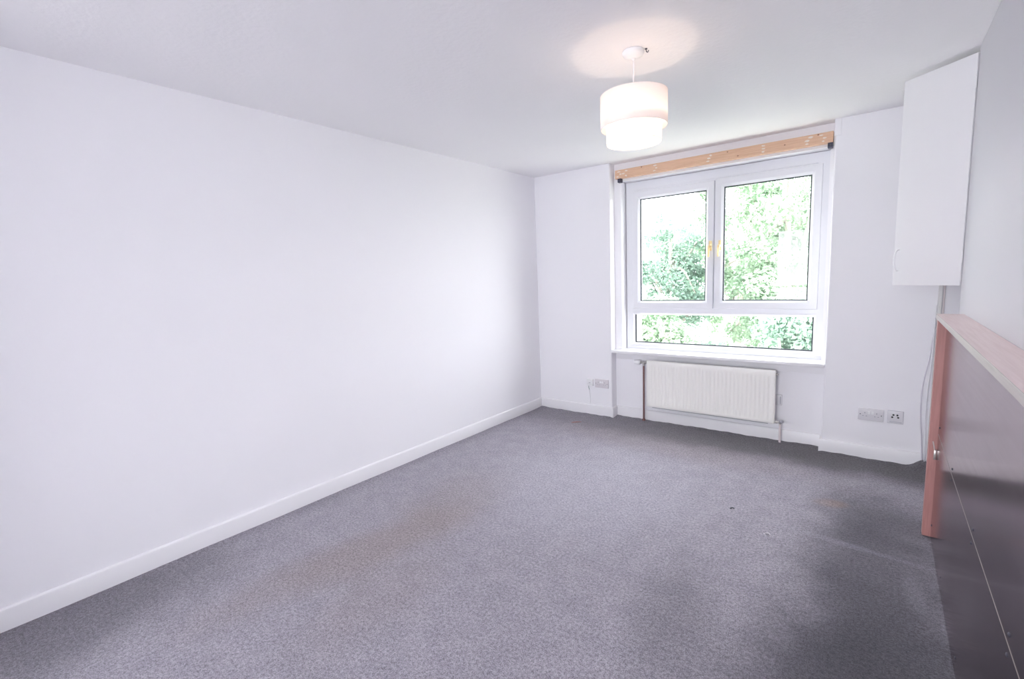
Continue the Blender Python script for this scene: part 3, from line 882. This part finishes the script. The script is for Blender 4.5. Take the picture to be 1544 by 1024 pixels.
# ------------------------------------------------------------------ bits on the carpet
bm = bmesh.new()
add_tube(bm, [(0.600, -0.365, 0.004), (0.640, -0.330, 0.006), (0.672, -0.300, 0.004)], [0.003, 0.005, 0.002], 6)
o = finish('wood_splinter', bm, MAT['post'], origin=(0.64, -0.33, 0)); tag(o, 'thin brown wood splinter on the carpet near the far left corner', 'splinter')
def curl(x, y, r, label, mat):
    bm = bmesh.new()
    add_tube(bm, [(x+r*math.cos(a), y+r*math.sin(a), 0.004+0.002*math.sin(2*a)) for a in [k*0.42 for k in range(12)]], 0.0022, 6)
    o = finish('cable_clip', bm, mat, smooth=50, origin=(x, y, 0)); tag(o, label, 'clip', 'clips dropped on the carpet')
curl(2.28, -1.34, 0.011, 'tiny dark curled clip on the carpet, the one nearer the radiator', MAT['screw'])
curl(2.50, -1.54, 0.014, 'tiny pale curled clip on the carpet, the one nearer the fireplace', MAT['plastic'])

# ------------------------------------------------------------------ outdoors
bm = bmesh.new()
add_box(bm, -40, 40, 0.44, 45, -3.3, -3.0)
struct(finish('lawn', bm, MAT['grass']))
bm = bmesh.new(); add_box(bm, -40, 40, -30, 0.44, -3.3, -3.0)  # unseen pale ground, added to bounce daylight up to the ceiling
struct(finish('bounce_ground', bm, MAT['bounce_paving']))

def leaves(name, clusters, per, size, mat, parent, seed):
    r = np.random.default_rng(seed)
    cs = np.repeat(np.array([c[:3] for c in clusters]), per, 0)
    rad = np.repeat(np.array([c[3] for c in clusters]), per)
    n = len(cs)
    d = r.normal(size=(n, 3)); d /= np.linalg.norm(d, axis=1)[:, None]
    rr = rad*r.uniform(0.15, 1, n)**0.6
    c = cs + d*rr[:, None]*np.array([1, 1, 0.75])
    nn = d*0.6 + r.normal(size=(n, 3))*0.6 + np.array([0, 0, 0.5]); nn /= np.linalg.norm(nn, axis=1)[:, None]
    t = np.cross(nn, r.normal(size=(n, 3))); t /= np.linalg.norm(t, axis=1)[:, None]
    b = np.cross(nn, t)
    s = size*r.uniform(0.6, 1.3, n)[:, None]
    v = np.stack([c - t*s, c + b*s*0.5 - nn*s*0.12, c + t*s, c - b*s*0.5 - nn*s*0.12], 1).reshape(-1, 3)
    me = bpy.data.meshes.new(name)
    me.vertices.add(4*n); me.vertices.foreach_set('co', v.astype(np.float32).ravel())
    me.loops.add(4*n); me.loops.foreach_set('vertex_index', np.arange(4*n, dtype=np.int32))
    me.polygons.add(n); me.polygons.foreach_set('loop_start', np.arange(0, 4*n, 4, dtype=np.int32))
    me.update(); me.validate()
    o = link(name, me, mat, parent); o['kind'] = 'stuff'
    return o

def tree(x, y, top, crown_r, crown_h, mat, label, seed, ncl, per, size, lean=0.0, gz=-3.0):
    r = random.Random(seed)
    root = tag(empty('tree', (x, y, gz)), label, 'tree', 'trees outside the window')
    cz = top-gz-crown_h/2
    bm = bmesh.new()
    trunk = spline([(0, 0, -0.05), (0.05, 0.03, 1.2), (lean*0.4, -0.05, cz*0.55), (lean*0.7, 0.06, cz*0.8), (lean, 0, cz+crown_h*0.3)], 6)
    nT = len(trunk)
    add_tube(bm, trunk, [0.17*(1-0.8*i/(nT-1))+0.015 for i in range(nT)], 10)
    o = finish('trunk', bm, MAT['bark'], root, smooth=60)
    clusters = []
    for k in range(14):
        a = r.uniform(0, 2*PI); h = r.uniform(0.45, 0.95)
        p0 = trunk[int(h*(nT-1))]
        e = Vector((lean+crown_r*0.85*math.cos(a)*r.uniform(.6, 1), crown_r*0.85*math.sin(a)*r.uniform(.6, 1), cz+crown_h*0.45*r.uniform(-.9, .95)))
        md = (p0+e)/2+Vector((0, 0, r.uniform(0.0, 0.4)))
        br = spline([p0, md, e], 6)
        bm = bmesh.new(); add_tube(bm, br, [0.055*(1-0.85*i/(len(br)-1))+0.006 for i in range(len(br))], 7)
        finish('branch', bm, MAT['bark'], root, smooth=60)
        for q in range(3):
            p = br[int((0.45+0.27*q)*(len(br)-1))]
            clusters.append((p.x+r.uniform(-.2, .2), p.y+r.uniform(-.2, .2), p.z+r.uniform(-.2, .2), r.uniform(.3, .55)))
    while len(clusters) < ncl:
        a = r.uniform(0, 2*PI); q = r.uniform(-1, 1); rr = math.sqrt(max(0, 1-q*q))*r.uniform(.5, 1.0)
        clusters.append((lean+crown_r*rr*math.cos(a), crown_r*rr*math.sin(a), cz+crown_h/2*q*r.uniform(.7, 1), r.uniform(.25, .6)))
    leaves('foliage', clusters, per, size, mat, root, seed)
    return root
tree(1.1, 9.0, 4.6, 1.9, 5.4, MAT['leaf_a'], 'bright green leafy tree filling the right casement', 3, 105, 330, 0.055, 0.0)
tree(-2.0, 9.8, 3.6, 1.5, 6.0, MAT['leaf_b'], 'blue green leafy tree behind the left casement', 5, 80, 300, 0.055)
tree(-5.2, 6.6, 6.5, 2.1, 8.4, MAT['leaf_b'], 'large dense unseen tree left of the window, added to block sky light', 12, 150, 140, 0.11)  # added out of view to keep sky light off the chimney breast
tree(-1.2, 14.5, 4.6, 2.3, 6.4, MAT['leaf_a'], 'green tree further back, seen between the two nearer trees', 8, 80, 200, 0.08)
tree(4.4, 12.5, 4.0, 2.0, 6.0, MAT['leaf_a'], 'pale green tree furthest right, beyond the right window edge', 15, 80, 220, 0.07)

# bushes below the window
def bush(x, y, rx, top, mat, label, seed):
    root = tag(empty('bush', (x, y, -3.0)), label, 'bush', 'bushes below the window')
    r = random.Random(seed)
    bm = bmesh.new()
    for k in range(7):
        a = r.uniform(0, 2*PI)
        add_tube(bm, spline([(0.1*math.cos(a), 0.1*math.sin(a), -0.03), (rx*.3*math.cos(a), rx*.3*math.sin(a), (top+3)*.5), (rx*.6*math.cos(a), rx*.6*math.sin(a), (top+3)*.85)], 4), 0.025, 6)
    finish('stems', bm, MAT['bark'], root, smooth=60)
    cl = []
    for k in range(75):
        a = r.uniform(0, 2*PI); q = r.uniform(0.05, 1)
        rr = rx*math.sqrt(max(0.0, 1-(q*0.9)**4))*r.uniform(.4, 1)
        cl.append((rr*math.cos(a), rr*math.sin(a), (top+3)*q, r.uniform(.22, .45)))
    leaves('foliage', cl, 260, 0.048, mat, root, seed)
bush(1.9, 4.9, 0.75, 0.85, MAT['leaf_b'], 'green bush behind the right end of the low window pane', 22)
bush(-0.62, 4.9, 0.75, 0.85, MAT['leaf_a'], 'green bush behind the left half of the low window pane', 23)
bush(4.1, 5.2, 0.8, 0.7, MAT['leaf_b'], 'green bush furthest right, beyond the right window edge', 24)
